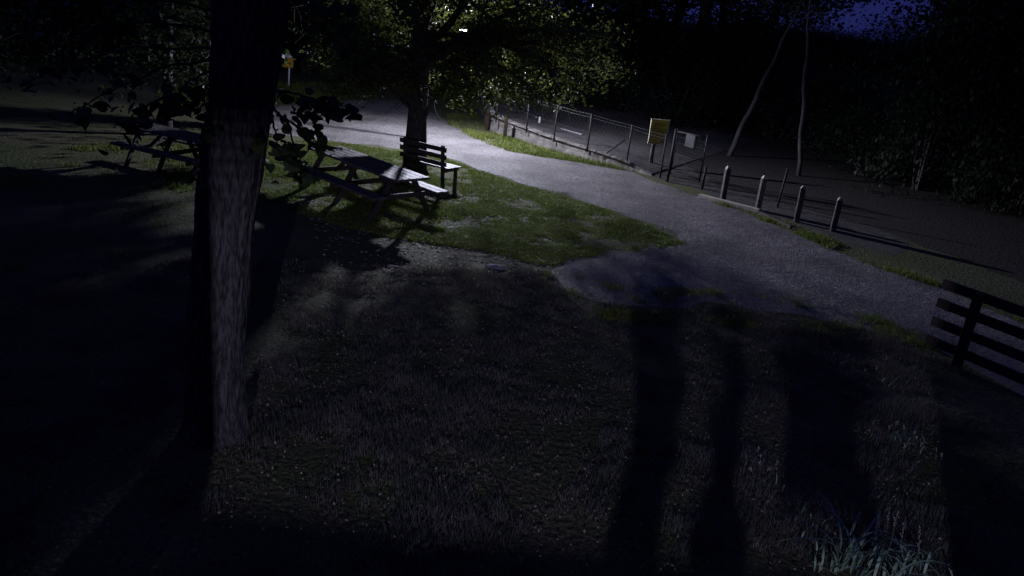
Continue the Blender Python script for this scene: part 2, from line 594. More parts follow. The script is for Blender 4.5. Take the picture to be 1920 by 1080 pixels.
def pebbles(name, poly_px, n, s, seed, label, z=0.006):
    r = np.random.default_rng(seed)
    P = scatter(to_ground(poly_px), n, r)
    s_ = s * r.uniform(0.4, 1.6, n)[:, None]
    octa = np.array([(1, 0, 0), (0, 1, 0), (-1, 0, 0), (0, -1, 0), (0, 0, .7), (0, 0, -.7)], float)
    Cn = np.concatenate([P, np.full((len(P), 1), z)], 1)
    V = Cn[:, None] + octa[None] * s_[:, None] * r.uniform(0.6, 1.3, (len(P), 6, 3))
    tri = np.array([(0, 1, 4), (1, 2, 4), (2, 3, 4), (3, 0, 4)])
    T = (np.arange(len(P))[:, None, None] * 6 + tri).reshape(-1, 3)
    return tag(np_mesh(name, V.reshape(-1, 3), T, M['stone']), label, 'gravel', kind='stuff')


pebbles('loose_gravel', [(620, 262), (760, 200), (850, 240), (960, 286), (1180, 322), (1330, 378), (1500, 442), (1640, 500), (1920, 612), (1920, 740), (1740, 648), (1500, 590), (1330, 565), (1100, 560), (1045, 510), (1200, 470), (1290, 456), (1180, 405), (960, 340), (830, 290)],
        42000, 0.011, 21, 'loose gravel chips over the winding path')


# ------------------------------------------------------------------ trees
def branch(mb, tips, p, d, L, r, depth, rnd, spread=0.6, up=0.12, seg=5, n=7, taper=0.55):
    pts, rad = [p.copy()], [r]
    for i in range(seg):
        d = (d + Vector((rnd.gauss(0, .14), rnd.gauss(0, .14), rnd.gauss(0, .10) + up * 0.3))).normalized()
        p = p + d * (L / seg)
        pts.append(p.copy())
        rad.append(r * (1 - (1 - taper) * (i + 1) / seg))
    mb.tube(pts, rad, n=max(4, n), cap=(depth == 0))
    if depth == 0:
        tips += pts[1:]
        return
    for i in range(2, seg + 1):
        for _ in range(1 if i < seg else 2):
            a = rnd.uniform(0, 2 * math.pi)
            o = d.orthogonal().normalized()
            o = Matrix.Rotation(a, 3, d) @ o
            nd = (d * (1 - spread * .5) + o * spread + Vector((0, 0, up))).normalized()
            branch(mb, tips, pts[i], nd, L * rnd.uniform(.55, .75), rad[i] * .6, depth - 1, rnd, spread, up * .4, 4, n - 1, taper)
    if depth == 1:
        tips += pts[2:]


def crown_from(tips, per, sig, size, seed, rounded=False, filt=None, droop=0.3, aspect=.62):
    r = np.random.default_rng(seed)
    t = np.array([tuple(p) for p in tips])
    idx = r.integers(0, len(t), per * len(t))
    cn = t[idx] + r.normal(size=(len(idx), 3)) * np.array(sig)
    if filt is not None:
        cn = cn[filt(cn)]
    return leaves_mesh(cn, size, r, rounded, droop, aspect)


# --- the broad tree behind the bench
ct = at(777, 328)
tree = thing('broadleaf_tree', 'broad leafy tree growing behind the picnic table, its trunk hiding one end of the bench', 'tree', ct)
rnd = random.Random(4)
mb, tips = MB(), []
Yt = ct.y


def rel(px, py, dY=0.0):
    return atY(px, py, Yt + dY) - ct


trunk_pts = [Vector((0, 0, -0.05)), rel(777, 316) * 1.0, rel(778, 290), rel(781, 240), rel(784, 200), rel(787, 150), rel(789, 90), rel(791, 20), rel(794, -80), rel(798, -220), rel(800, -420)]
trunk_pts[1].y = trunk_pts[1].y * 1
mb.tube(trunk_pts, [.36, .285, .255, .215, .20, .20, .19, .175, .15, .11, .05], n=18, wob=0.12, seed=3)
limbs = [  # start (px,py), direction in px and depth, length, radius
    ((784, 195), (-0.75, 0.1, 0.55), 2.3, .08), ((788, 120), (0.8, -0.25, 0.35), 3.0, .08), ((788, 135), (0.55, 0.6, 0.3), 2.6, .07),
    ((789, 110), (-0.8, -0.4, 0.35), 2.8, .09), ((789, 95), (0.75, 0.1, 0.5), 3.4, .10), ((790, 60), (0.2, -0.9, 0.4), 2.4, .08),
    ((790, 40), (-0.7, 0.5, 0.4), 2.6, .08), ((791, 20), (0.9, -0.5, 0.45), 3.4, .09), ((792, -20), (-0.6, -0.6, 0.7), 2.8, .08),
    ((793, -60), (0.4, 0.8, 0.7), 2.8, .08), ((794, -100), (0.8, 0.2, 0.8), 2.8, .08), ((796, -170), (-0.7, 0.1, 0.8), 2.6, .07), ((798, -230), (0.1, -0.6, 1), 2.2, .06), ((799, -300), (0.3, 0.4, 1), 1.9, .05)]
for (p0, d, L, rr) in limbs:
    branch(mb, tips, rel(*p0), Vector(d).normalized(), L * .62, rr, 2, rnd, 0.75, 0.05, 5, 8)
# long drooping boughs towards the right, over the path
for k, (px, py, dy) in enumerate([(1085, 150, -.2), (1120, 120, .4), (1010, 175, -.6), (960, 165, .5), (900, 185, -.4), (1050, 60, 1.0), (1120, 60, -.2), (640, 150, 0.2), (690, 165, -.6), (620, 110, .9), (960, 30, .3), (560, 20, 0), (520, 0, .8), (480, -60, -.5), (440, -60, .6), (600, -60, 0), (610, 150, -1.2), (660, 140, -1.3), (700, 150, 1.2), (640, 120, 1.5), (590, 100, .5), (720, 130, -1.2), (850, 150, -1.0), (760, 120, -1.4)]):
    a = rel(789, 60 + 8 * k)
    b = rel(px, py, dy)
    mid = a.lerp(b, .5) + Vector((0, 0, .45))
    pts = [a.lerp(mid, t / 4).lerp(mid.lerp(b, t / 4), t / 4) for t in range(5)]
    pts = [(1 - t) ** 2 * a + 2 * t * (1 - t) * mid + t * t * b for t in [i / 8 for i in range(9)]]
    mb.tube(pts, [.06 * (1 - .8 * i / 8) for i in range(9)], n=6)
    for i in range(3, 9):
        for s in range(3):
            d = Vector((rnd.gauss(0, 1), rnd.gauss(0, 1), rnd.gauss(-.25, .5))).normalized()
            branch(mb, tips, pts[i], d, rnd.uniform(.35, .7), .014, 0, rnd, .6, -.1, 4, 4)
mb.build('trunk', M['bark'], tree, smooth=True)


def filt_center(cn):
    """trim the crown to the uneven lower outline it has"""
    W = cn + np.array(ct)
    Mi = np.array(MC.to_3x3().inverted())
    q = (W - np.array([0, 0, CAM_H])) @ Mi.T
    px = 960 + F * q[:, 0] / -q[:, 2]
    lim_x = [560, 600, 640, 680, 720, 760, 800, 830, 860, 900, 930, 960, 1000, 1040, 1080, 1110, 1140, 1170, 1200]
    lim_z = [2.4, 2.0, 1.62, 1.6, 1.95, 2.05, 2.1, 1.7, 1.6, 1.55, 1.5, 1.55, 1.8, 1.75, 1.7, 1.85, 2.1, 2.5, 3.0]
    lz = np.interp(px, lim_x, lim_z)
    nz = np.array([noise.noise(Vector((a * 1.7, b * 1.7, 4))) for a, b in W[:, :2]])
    keep = (W[:, 2] > lz + 0.35 * nz) & ((px > 580 + 50 * nz) | (W[:, 2] > 3.9)) & (px < 1195)
    n3 = np.array([noise.noise(Vector((a * 1.1 + 7, b * 1.1, c * 1.3))) for a, b, c in W])
    lampd = np.linalg.norm(W - np.array(atY(869, 60, 22.4)), axis=1)
    ln_ = np.array(atY(869, 60, 22.4)) - np.array([0, 0, CAM_H])
    ln_ /= np.linalg.norm(ln_)
    rel_ = W - np.array([0, 0, CAM_H])
    gapd = np.linalg.norm(rel_ - (rel_ @ ln_)[:, None] * ln_, axis=1)
    return keep & (n3 > -0.30) & (lampd > 1.9) & (gapd > 0.10)


V, T = crown_from(tips, 26, (.22, .22, .16), 0.098, 41, filt=filt_center)
np_mesh('crown', V, T, M['leaf'], tree)

# --- the near tree on the left
nb = at(407, 812)
near = thing('lime_tree', 'thick near tree trunk at left with big round leaves drooping from its low branches', 'tree', nb)
mb = MB()
Yn = nb.y
edge = [(812, 346, 468), (785, 353, 458), (720, 354, 456), (600, 357, 458), (480, 364, 468), (400, 372, 478), (330, 380, 492), (250, 388, 500), (180, 396, 508), (100, 402, 520), (0, 404, 534)]
tp, tr = [], []
for (y, x0, x1) in edge:
    p = atY((x0 + x1) / 2, y, Yn)
    a, b = atY(x0, y, Yn), atY(x1, y, Yn)
    tp.append(p - nb)
    tr.append((b - a).length / 2)
tp[0].z = -0.05
tp2, tr2 = [], []
for i in range(len(tp) - 1):
    for k in range(14):
        tp2.append(tp[i].lerp(tp[i + 1], k / 14))
        tr2.append(tr[i] + (tr[i + 1] - tr[i]) * k / 14)
tp2.append(tp[-1])
tr2.append(tr[-1])
for k in range(1, 8):
    tp2.append(tp[-1] + Vector((0.03 * k, 0.02 * k, 0.55 * k)))
    tr2.append(tr[-1] * (1 - k / 9))
mb.tube(tp2, tr2, n=120, wob=0.14, seed=11)
ntips = []
top = tp[-1]
for (d, L, z0) in [((-.8, .2, .45), 3.2, .5), ((.7, .5, .5), 2.8, .8), ((-.3, .9, .4), 3.0, 1.2), ((.4, -.5, .7), 1.8, 1.6), ((-.7, -.3, .6), 2.4, 1.8), ((.1, .4, .9), 2.4, 2.6), ((.8, .1, .6), 2.2, 2.3), ((-.5, .7, .5), 2.8, 2.0)]:
    branch(mb, ntips, top + Vector((0, 0, z0)), Vector(d).normalized(), L * .7, .09, 2, rnd, .7, .1, 5, 8)


def twig(pts_px, r0=.012):
    pts = [atY(x, y, Y) - nb for x, y, Y in pts_px]
    out = []
    n = len(pts)
    for i in range(n - 1):
        for k in range(5):
            out.append(pts[i].lerp(pts[i + 1], k / 5) + Vector((rnd.gauss(0, .006), rnd.gauss(0, .006), rnd.gauss(0, .006))))
    out.append(pts[-1])
    mb.tube(out, [r0 * (1 - .75 * i / len(out)) for i in range(len(out))], n=5)
    return out


Y0 = Yn - .35
lf = []
for (pts, dens) in [
    ([(500, 176, Yn - .1), (522, 215, Y0), (545, 250, Y0), (562, 290, Y0), (570, 325, Y0)], 11),
    ([(500, 190, Yn - .1), (512, 225, Y0), (520, 262, Y0), (528, 300, Y0)], 5),
    ([(500, 168, Yn - .1), (540, 172, Y0), (590, 185, Y0 + .1), (635, 196, Y0 + .2), (660, 206, Y0 + .25)], 12),
    ([(545, 212, Y0), (575, 216, Y0), (610, 215, Y0)], 5),
    ([(520, 215, Y0), (560, 240, Y0), (590, 262, Y0), (612, 280, Y0)], 8),
    ([(505, 205, Y0), (500, 245, Y0), (496, 285, Y0), (494, 310, Y0)], 2),
    ([(530, 262, Y0), (540, 300, Y0), (565, 322, Y0), (590, 328, Y0)], 8),
    ([(402, 150, Yn - .2), (382, 165, Y0), (368, 182, Y0), (362, 210, Y0)], 7),
    ([(395, 170, Y0), (388, 205, Y0), (385, 240, Y0)], 3),
    ([(402, 130, Yn - .1), (360, 150, Y0), (320, 185, Y0), (300, 220, Y0)], 7),
    ([(330, 175, Y0), (290, 190, Y0), (250, 215, Y0), (235, 260, Y0)], 8),
    ([(402, 110, Yn), (300, 130, Y0), (200, 175, Y0), (130, 215, Y0)], 9),
    ([(402, 90, Yn), (250, 90, Y0), (120, 120, Y0), (40, 160, Y0)], 10),
    ([(510, 60, Yn), (560, 40, Y0), (620, 60, Y0), (650, 100, Y0 + .2)], 3),
    ([(405, 60, Yn), (300, 40, Y0), (180, 50, Y0), (60, 60, Y0)], 12),
    ([(405, 20, Yn), (300, 0, Y0), (180, 10, Y0), (60, 10, Y0)], 12),
    ([(510, 20, Yn), (560, 0, Y0), (610, 0, Y0), (660, 20, Y0 + .2)], 5)]:
    o = twig(pts)
    for _ in range(int(dens * 2.7)):
        p = o[rnd.randrange(len(o) // 3, len(o))]
        lf.append(p + Vector((rnd.gauss(0, .05), rnd.gauss(0, .08), rnd.gauss(-.03, .04))))
    lf.append(o[-1])
mb.build('trunk', M['bark'], near, smooth=True)
V, T = leaves_mesh(np.array([tuple(p) for p in lf]), 0.105, np.random.default_rng(3), True, 0.5)
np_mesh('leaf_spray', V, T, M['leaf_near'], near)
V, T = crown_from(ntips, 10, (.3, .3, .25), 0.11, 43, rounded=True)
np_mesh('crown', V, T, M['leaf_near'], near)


# --- woods behind
def wood_tree(name, label, seed, H, r0, lean, crown_lo, nl, leafsize, group, sig=(.7, .7, .6)):
    rn = random.Random(seed)
    t = thing(name, label, 'tree', (0, 0, 0), 0, group)
    mb, tips = MB(), []
    pts = [Vector((lean * z * z / H, 0.15 * math.sin(z * .5 + seed), z)) for z in [H * i / 12 for i in range(13)]]
    pts[0].z = -.1
    mb.tube(pts, [r0 * (1.15 - i / 12 * .95) for i in range(13)], n=10, wob=.15, seed=seed)
    i0 = crown_lo
    for i in range(i0, 12):
        for s in range(2):
            a = rn.uniform(0, 2 * math.pi)
            d = Vector((math.cos(a), math.sin(a), rn.uniform(-.1, .5))).normalized()
            branch(mb, tips, pts[i], d, (H * .26) * (1.15 - abs(i - 7) / 12), r0 * .3, 1, rn, .7, .05, 5, 6)
    mb.build('trunk', M['bark_far'], t, smooth=True)
    V, T = crown_from(tips, max(1, nl // len(tips)), sig, leafsize, seed, aspect=.8)
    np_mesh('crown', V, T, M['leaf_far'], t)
    return t


def bush(name, label, seed, w, h, nl, leafsize, group):
    t = thing(name, label, 'shrub', (0, 0, 0), 0, group)
    r = np.random.default_rng(seed)
    rn = random.Random(seed)
    mb = MB()
    cs = []
    for k in range(11):
        a = rn.uniform(0, 2 * math.pi)
        q = Vector((math.cos(a) * rn.uniform(.2, w), math.sin(a) * rn.uniform(.2, w) * .7, h * rn.uniform(.3, .95)))
        mb.tube([Vector((q.x * .15, q.y * .15, -.05)), Vector((q.x * .5, q.y * .5, q.z * .55)), q], [.05, .035, .012], n=5)
        for _ in range(5):
            cs.append(q + Vector((rn.gauss(0, w * .35), rn.gauss(0, w * .25), rn.gauss(-.1, h * .2))))
    mb.build('stem', M['bark_far'], t)
    cs = np.array([tuple(c) for c in cs])
    cn = cs[r.integers(0, len(cs), nl)] + r.normal(size=(nl, 3)) * np.array([w * .22, w * .2, h * .12])
    cn[:, 2] = np.abs(cn[:, 2])
    V, T = leaves_mesh(cn, leafsize, r, aspect=.8)
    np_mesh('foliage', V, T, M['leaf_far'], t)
    return t


WT = 'tall dark tree in the woods behind the fenced yard'
WB = 'dense dark bush filling the foot of the woods'
protoT = [wood_tree('woodland_tree', WT, 51, 13, .22, .8, 3, 7500, .20, 'trees of the dark woods'),
          wood_tree('woodland_tree', WT, 52, 11, .18, -.5, 3, 6500, .20, 'trees of the dark woods'),
          wood_tree('woodland_tree', WT, 53, 15, .26, .3, 4, 8000, .22, 'trees of the dark woods')]
protoB = [bush('woodland_bush', WB, 61, 2.6, 3.6, 11000, .13, 'bushes at the edge of the woods'),
          bush('woodland_bush', WB, 62, 2.2, 4.4, 11000, .13, 'bushes at the edge of the woods')]


def polar(px, dist):
    d = ray(px, 540)
    a = math.atan2(d.x, d.y)
    return Vector((dist * math.sin(a), dist * math.cos(a), 0))


used = set()


def place(protos, k, loc, rz, s):
    p = protos[k % len(protos)]
    if id(p) not in used:
        used.add(id(p))
        p.location, p.rotation_euler, p.scale = loc, (0, 0, rz), s
        return p
    return dup(p, loc, rz, s)


k = 0
spots = []
for px in range(-60, 2050, 118):
    gap = 1330 < px < 1700
    dist = 40 + rnd.uniform(-1.5, 3) if px < 760 else 36 + rnd.uniform(-1.5, 3) if px < 1500 else 31 + rnd.uniform(-1, 3)
    if px < 500:
        dist += 1.0
    if not gap:
        spots.append((px + rnd.uniform(-30, 30), dist))
for px, dist in spots:
    s = rnd.uniform(.85, 1.15)
    place(protoT, k, polar(px, dist), rnd.uniform(0, 6.28), (s, s, s))
    k += 1
for px in range(-100, 2050, 160):
    if not 1400 < px < 1900:
        s = rnd.uniform(1, 1.3)
        place(protoT, k, polar(px, 46 + rnd.uniform(-3, 5)), rnd.uniform(0, 6.28), (s, s, s))
        k += 1
for px in (1120, 1210, 1290, 1750, 1850, 1950):
    place(protoT, k, polar(px, 41 + rnd.uniform(-2, 2)), rnd.uniform(0, 6.28), (1.1, 1.1, .9))
    k += 1
k = 0
for px in range(-80, 2060, 92):
    dist = 36.5 + rnd.uniform(-1, 1.5) if px < 760 else 33.5 + rnd.uniform(-1, 1.5) if px < 1080 else 32 + rnd.uniform(0, 2)
    if px > 1500:
        dist = 26 + rnd.uniform(-1, 2)
    if px > 1760:
        dist = 25 + rnd.uniform(-1, 1)
    s = rnd.uniform(.8, 1.0)
    place(protoB, k, polar(px, dist), rnd.uniform(0, 6.28), (s, s, s * (0.7 if 1390 < px < 1650 else 1.6 if px > 1300 else 1)))
    k += 1

bt = wood_tree('small_tree', 'small leafy dark tree half hidden behind the thick near trunk', 57, 6.2, .11, .1, 3, 13000, .12, None, (.5, .5, .4))
bt.location = (-8.7, 19.0, 0)
bt = wood_tree('small_tree', 'low spreading dark tree at the far left behind the lawn', 58, 6.0, .13, -.3, 2, 8000, .13, None, (.6, .6, .5))
bt.location = (-15.3, 20.5, 0)

for px in range(1380, 1760, 38):
    q_ = polar(px, 70 + rnd.uniform(-3, 3))
    q_.z = 2.0
    place(protoB, k, q_, rnd.uniform(0, 6.28), (1.6, 1.6, rnd.uniform(.4, .72)))
    k += 1
for (x_, y_, w_, h_, lab) in ((-7.6, 20.9, .5, 1.7, 'added shade shrub on the lawn hidden behind the thick near trunk, the farther one'), (-6.05, 16.3, .45, 1.75, 'added shade shrub on the lawn hidden behind the thick near trunk, the closer one')):
    b_ = bush('shade_shrub', lab, int(90 + x_), w_, h_, 9000, .07, None)  # unseen shrubs added to keep lamplight off the left lawn
    b_.location = (x_, y_, 0)

# two pale trunks that the lamp just catches behind the fence
for (b, tpx, r0, lab) in [((1366, 292), (1426, 165), .08, 'slanting slim trunk catching blue light behind the first cut post'),
                          ((1497, 330), (1508, 165), .06, 'straight slim trunk catching blue light behind the third cut post')]:
    P0 = at(*b)
    P1 = atY(tpx[0], tpx[1], P0.y)
    t = thing('slim_tree', lab, 'tree', P0)
    mb, tips = MB(), []
    d = (P1 - P0)
    pts = [d * (i / 6) + Vector((.03 * math.sin(i * 1.7), 0, 0)) for i in range(0, 15)]
    pts[0] = pts[0] - Vector((0, 0, .08))
    mb.tube(pts, [r0 * (1.15 - i * .055) for i in range(15)], n=12, wob=.1, seed=b[0])
    for i in range(12, 15):
        for s in range(2):
            a = rnd.uniform(0, 6.28)
            branch(mb, tips, pts[i], Vector((math.cos(a), math.sin(a), .3)).normalized(), 1.1, .03, 1, rnd, .7, .05, 4, 5)
    mb.build('trunk', M['bark_far'], t, smooth=True)
    V, T = crown_from(tips, 9, (.3, .3, .3), .15, b[0], aspect=.8)
    np_mesh('crown', V, T, M['leaf_far'], t)

# ------------------------------------------------------------------ low stone wall
t = thing('stone_wall', 'low old stone retaining wall running below the wire fence', 'wall', wb[0])
wl = MB()
cp = MB()


def wall_at(s):
    i = min(int(s), len(wb) - 2)
    f = s - i
    return wb[i].lerp(wb[i + 1], f) - wb[0], WALL_H[i] * (1 - f) + WALL_H[i + 1] * f


n = 64
vs, fs = [], []
for i in range(n + 1):
    p, h = wall_at(i / n * (len(wb) - 1.001))
    h += 0.02 * noise.noise(Vector((i * .6, 0, 0)))
    off = 0.025 * noise.noise(Vector((i * .9, 5, 0)))
    for (dy, z) in ((-.02 + off, -.05), (off + .02, h * .5), (off, h), (.17, h + .004), (.20, -.05)):
        vs.append((p.x, p.y + dy, z))
for i in range(n):
    for j in range(4):
        a = i * 5 + j
        fs.append((a, a + 5, a + 6, a + 1))
fs += [(0, 1, 2, 3, 4), tuple(n * 5 + q for q in (4, 3, 2, 1, 0))]
wl.add(vs, fs)
wl.build('wall', M['wall'], t)
for i in range(13):
    s0, s1 = i * .52, i * .52 + .5
    a, ha = wall_at(s0)
    b, hb = wall_at(s1)
    if s1 < 6.9:
        cp.bar(a + Vector((0, .09, ha + .03)), b + Vector((0, .09, hb + .03)), .24, .05)
cp.build('coping', M['wall'], t, bevel=.008)
# pale higher return of the wall going back from its left end
a0, a1 = at(918, 240), at(896, 200)
t = thing('stone_wall', 'short pale wall end going back behind the two brown posts', 'wall', a0)
m_ = MB()
m_.bar((0, 0, .24), (a1 - a0) + Vector((0, 0, .24)), .22, .50)
m_.build('wall', M['wall'], t, bevel=.01)
m_ = MB()
m_.bar((0, 0, .52), (a1 - a0) + Vector((0, 0, .52)), .27, .06)
m_.build('coping', M['walltop'], t, bevel=.01)


# ------------------------------------------------------------------ wire fence on the wall
def z_for(px_base, py_base, px_top, py_top, z0=0.0):
    p = at(px_base, py_base, z0)
    q = atY(px_top, py_top, p.y)
    return p, q


fence = thing('wire_fence', 'wire mesh fence with thin steel posts standing on the low stone wall', 'fence', (0, 0, 0))
FP = [(930, 226, 933, 190, .42), (987, 245, 990, 209, .36), (1038, 263, 1046, 204, .32), (1101, 282, 1109, 221, .29), (1175, 304, 1185, 240, .20), (1238, 332, 1250, 252, .03)]
tops, bases = [], []
for (bx, by, tx, ty, z0) in FP:
    p, q = z_for(bx, by, tx, ty, z0)
    q.z = max(q.z, z0 + 1.0)
    tops.append(q)
    bases.append(p)
for p, q in zip(bases, tops):
    m_ = MB().tube([p - Vector((0, 0, .05)), q], .022, n=8)
    m_.build('post', M['darksteel'], fence, smooth=True)
m_ = MB()
for a, b, a2, b2 in zip(tops[:-1], tops[1:], bases[:-1], bases[1:]):
    for f in (0.98, 0.90, .5, .04):
        p, q = a2.lerp(a, f), b2.lerp(b, f)
        m = p.lerp(q, .5) - Vector((0, 0, .015))
        m_.tube([p, m, q], .006 if f > .85 else .0035, n=4, cap=False)
    # mesh of crossing wires
    L = (b - a).length
    k = int(L / .11)
    for i in range(k):
        for s in (0, 1):
            u0, u1 = i / k, min(1, (i + (a - a2).length / .11 * .5) / k)
            if s:
                u0, u1 = u1, u0
            m_.tube([a2.lerp(b2, u0), a.lerp(b, u1)], .0016, n=3, cap=False)
m_.build('wire_mesh', M['darksteel'], fence)
p, q = at(1132, 291, .26), None
q = atY(1172, 262, p.y + .02)
MB().tube([p, q], .02, n=8).build('brace', M['darksteel'], fence, smooth=True)

# two brown posts left of the wall
for (bx, by, tx, ty, lab) in [(912, 245, 914, 205, 'shorter brown wooden post left of the wall, under the drooping leaves'), (946, 261, 949, 218, 'brown wooden post standing in front of the left end of the wall')]:
    p, q = z_for(bx, by, tx, ty)
    t = thing('wooden_post', lab, 'post', p, .2, 'brown wooden posts')
    MB().box((0, 0, (q.z) / 2 - .03), (.10, .10, q.z + .06)).build('shaft', M['brownpost'], t, bevel=.008)
    MB().box((0, 0, q.z + .012), (.112, .112, .022)).build('cap', M['brownpost'], t, bevel=.004)

# small white marker post inside the yard
p = at(1011, 233, .3)
t = thing('marker_post', 'small white marker post glowing in the lamplight inside the yard', 'marker', p)
MB().tube([(0, 0, -.05), (0, 0, .21)], .035, n=10).build('shaft', M['white'], t, smooth=True)
MB().tube([(0, 0, .211), (0, 0, .235), (0, 0, .245)], [.038, .036, .015], n=10).build('cap', M['white'], t, smooth=True)
# pale kerb in the yard
a, b = at(1052, 242, .3), at(1092, 253, .3)
t = MB().bar(a, b, .10, .06).build('kerb_stone', M['walltop'], None, bevel=.01)
tag(t, 'pale kerb stone lying inside the yard behind the wire fence', 'kerb')


# ------------------------------------------------------------------ yellow board by the gate
p = at(1219, 312)
q = atY(1233, 222, p.y)
t = thing('notice_board', 'yellow notice board on a wooden post beside the gate', 'sign', p, R(8))
hgt = q.z
lean = math.atan2(q.x - p.x, q.z)
m_ = MB()
m_.bar((0, 0, -.05), (0, 0, hgt - .05), .10, .08, up=(0, 1, 0))
m_.build('post', M['postwood'], t, bevel=.008)
wB, hB = .50, .66
m_ = MB().box((.06, -.065, hgt - hB / 2 - .02), (wB, .025, hB))
bo = m_.build('board', M['yellow'], t, bevel=.003)
m_ = MB()
zc = hgt - hB / 2 - .02
for (cx, cz, sx, sz) in ((.06, zc + hB / 2, wB + .04, .022), (.06, zc - hB / 2, wB + .04, .022), (.06 - wB / 2, zc, .022, hB - .022), (.06 + wB / 2, zc, .022, hB - .022)):
    m_.box((cx, -.072, cz), (sx, .045, sz))
m_.build('frame', M['paleframe'], t, bevel=.003)
m_ = MB()
rr = random.Random(2)
for i in range(9):
    w_ = rr.uniform(.22, .36)
    m_.box((.04 - (.36 - w_) / 2, -.0795, zc + .22 - i * .045), (w_, .003, .012))
m_.box((.06 + wB / 2 - .10, -.0795, zc - hB / 2 + .07), (.07, .003, .06))
m_.build('notice_text', M['ink'], bo)

# small amber sign far left
p = at(541, 166)
t = thing('small_sign', 'small amber sign on a pale pole on the far grass bank', 'sign', p, R(-6))
q = atY(546, 101, p.y)
s_ = q.z
MB().tube([(0, 0, -.05), (0.02, 0, s_ - .12)], .035, n=10).build('pole', M['white'], t, smooth=True)
pl = MB().box((.02, -.05, s_ - .33), (.34, .02, .34)).build('panel', M['orange'], t, bevel=.004)
MB().add([(-.05, -.063, s_ - .36), (.09, -.063, s_ - .40), (.09, -.063, s_ - .37), (.12, -.063, s_ - .34), (.06, -.063, s_ - .31), (-.05, -.063, s_ - .33)], [(0, 1, 2, 3, 4, 5)]).build('symbol', M['ink'], pl)
MB().box((-.04, -.02, s_ - .07), (.17, .12, .14)).box((.08, -.02, s_ - .11), (.10, .05, .06)).build('cap_box', M['white'], t, bevel=.01)

# ------------------------------------------------------------------ gate
gp = at(1251, 341)
gq = atY(1266, 242, gp.y)
g2 = at(1316, 355)
g2t = atY(1325, 313, g2.y)
gate = thing('metal_gate', 'tubular steel gate with wire infill and a small sheet hung on it', 'gate', gp)
MB().tube([(0, 0, -.05), (0, 0, gq.z - .02)], .033, n=10).tube([(0, 0, gq.z - .02), (0, 0, gq.z + .01)], [.036, .02], n=10).build('gate_post', M['darksteel'], gate, smooth=True)
d = g2 - gp
MB().tube([d - Vector((0, 0, .05)), d + Vector((0, 0, g2t.z))], .033, n=10).build('gate_post', M['darksteel'], gate, smooth=True)
h0 = at(1256, 331) - gp
h1 = at(1310, 346) - gp
top0, top1 = gq.z - .12, gq.z - .10
fr = MB()
A0, A1 = h0 + Vector((0, 0, .10)), h1 + Vector((0, 0, .10))
B0, B1 = h0 + Vector((0, 0, top0)), h1 + Vector((0, 0, top1))
fr.tube([A0 - Vector((0, 0, .03)), B0 + Vector((0, 0, .03))], .02, n=8)
fr.tube([A1 - Vector((0, 0, .03)), B1 + Vector((0, 0, .03))], .02, n=8)
for f in (0.03, .45, .97):
    fr.tube([A0.lerp(B0, f), A1.lerp(B1, f)], .016 if f != .45 else .011, n=8)
fo = fr.build('leaf_frame', M['darksteel'], gate, smooth=True)
m_ = MB()
k = 16
for i in range(1, k):
    m_.tube([A0.lerp(A1, i / k), B0.lerp(B1, i / k)], .003, n=4, cap=False)
for i in range(1, 7):
    m_.tube([A0.lerp(B0, i / 7), A1.lerp(B1, i / 7)], .003, n=4, cap=False)
m_.build('wire_infill', M['darksteel'], fo)
c = A0.lerp(A1, .45).lerp(B0.lerp(B1, .45), .82)
m_ = MB().bar(c - (h1 - h0).normalized() * .14 + Vector((0, -.05, 0)), c + (h1 - h0).normalized() * .14 + Vector((0, -.05, 0)), .012, .32)
m_.build('sheet', M['paper'], gate)
MB().tube([h1 + Vector((-.05, -.03, 1.0)), h1 + Vector((-.05, -.11, 1.0)), h1 + Vector((-.17, -.11, 1.0))], .012, n=6).build('handle', M['darksteel'], gate, smooth=True)

# ------------------------------------------------------------------ cut wooden posts and timber edging
labs = ['first cut wooden post right of the gate, with the brightest pale top', 'second cut wooden post right of the gate', 'third cut wooden post right of the gate', 'fourth and rightmost cut wooden post beside the path']
for (bx, by, tx, ty), lab in zip([(1354, 379, 1364, 317), (1420, 395, 1433, 335), (1493, 416, 1505, 354), (1561, 434, 1575, 376)], labs):
    p = at(bx, by)
    q = atY(tx, ty, p.y)
    t = thing('cut_post', lab, 'post', p, rnd.uniform(-.3, .3), 'cut wooden posts beside the path')
    dx = q.x - p.x
    hz = q.z
    MB().bar((0, 0, -.08), (dx * .6, 0, hz), .115, .115, up=(0, 1, 0)).build('shaft', M['postwood'], t, bevel=.012)
    cc = MB()
    X = dx * .6
    cc.add([(X - .055, -.055, hz + .002), (X + .055, -.055, hz + .002), (X + .055, .055, hz + .002), (X - .055, .055, hz + .002), (X - .02, -.03, hz + .075), (X + .045, -.03, hz + .03), (X + .045, .03, hz + .03), (X - .02, .03, hz + .075)],
           [(0, 3, 2, 1), (4, 5, 6, 7), (0, 1, 5, 4), (1, 2, 6, 5), (2, 3, 7, 6), (3, 0, 4, 7)])
    cc.build('cap', M['cut'], t, bevel=.006)
p = at(1457, 389)
q = atY(1470, 317, p.y)
t = thing('steel_post', 'thin dark steel post between second and third cut posts, further back', 'post', p)
MB().tube([(0, 0, -.05), (0.05, 0, q.z)], .028, n=8).build('shaft', M['darksteel'], t, smooth=True)
MB().tube([(0.05, 0, q.z + .001), (0.05, 0, q.z + .03)], [.034, .025], n=8).build('cap', M['darksteel'], t, smooth=True)
m_ = MB().bar(at(1311, 371) + Vector((0, 0, .05)), at(1423, 400) + Vector((0, 0, .05)), .11, .10)
tag(m_.build('timber_beam', M['cut'], None, bevel=.012), 'timber beam coloured pale for its lit top, edging the path below the first cut post', 'beam')
m_ = MB().bar(at(1425, 402) + Vector((0, 0, .03)), at(1485, 430) + Vector((0, 0, .03)), .11, .09)
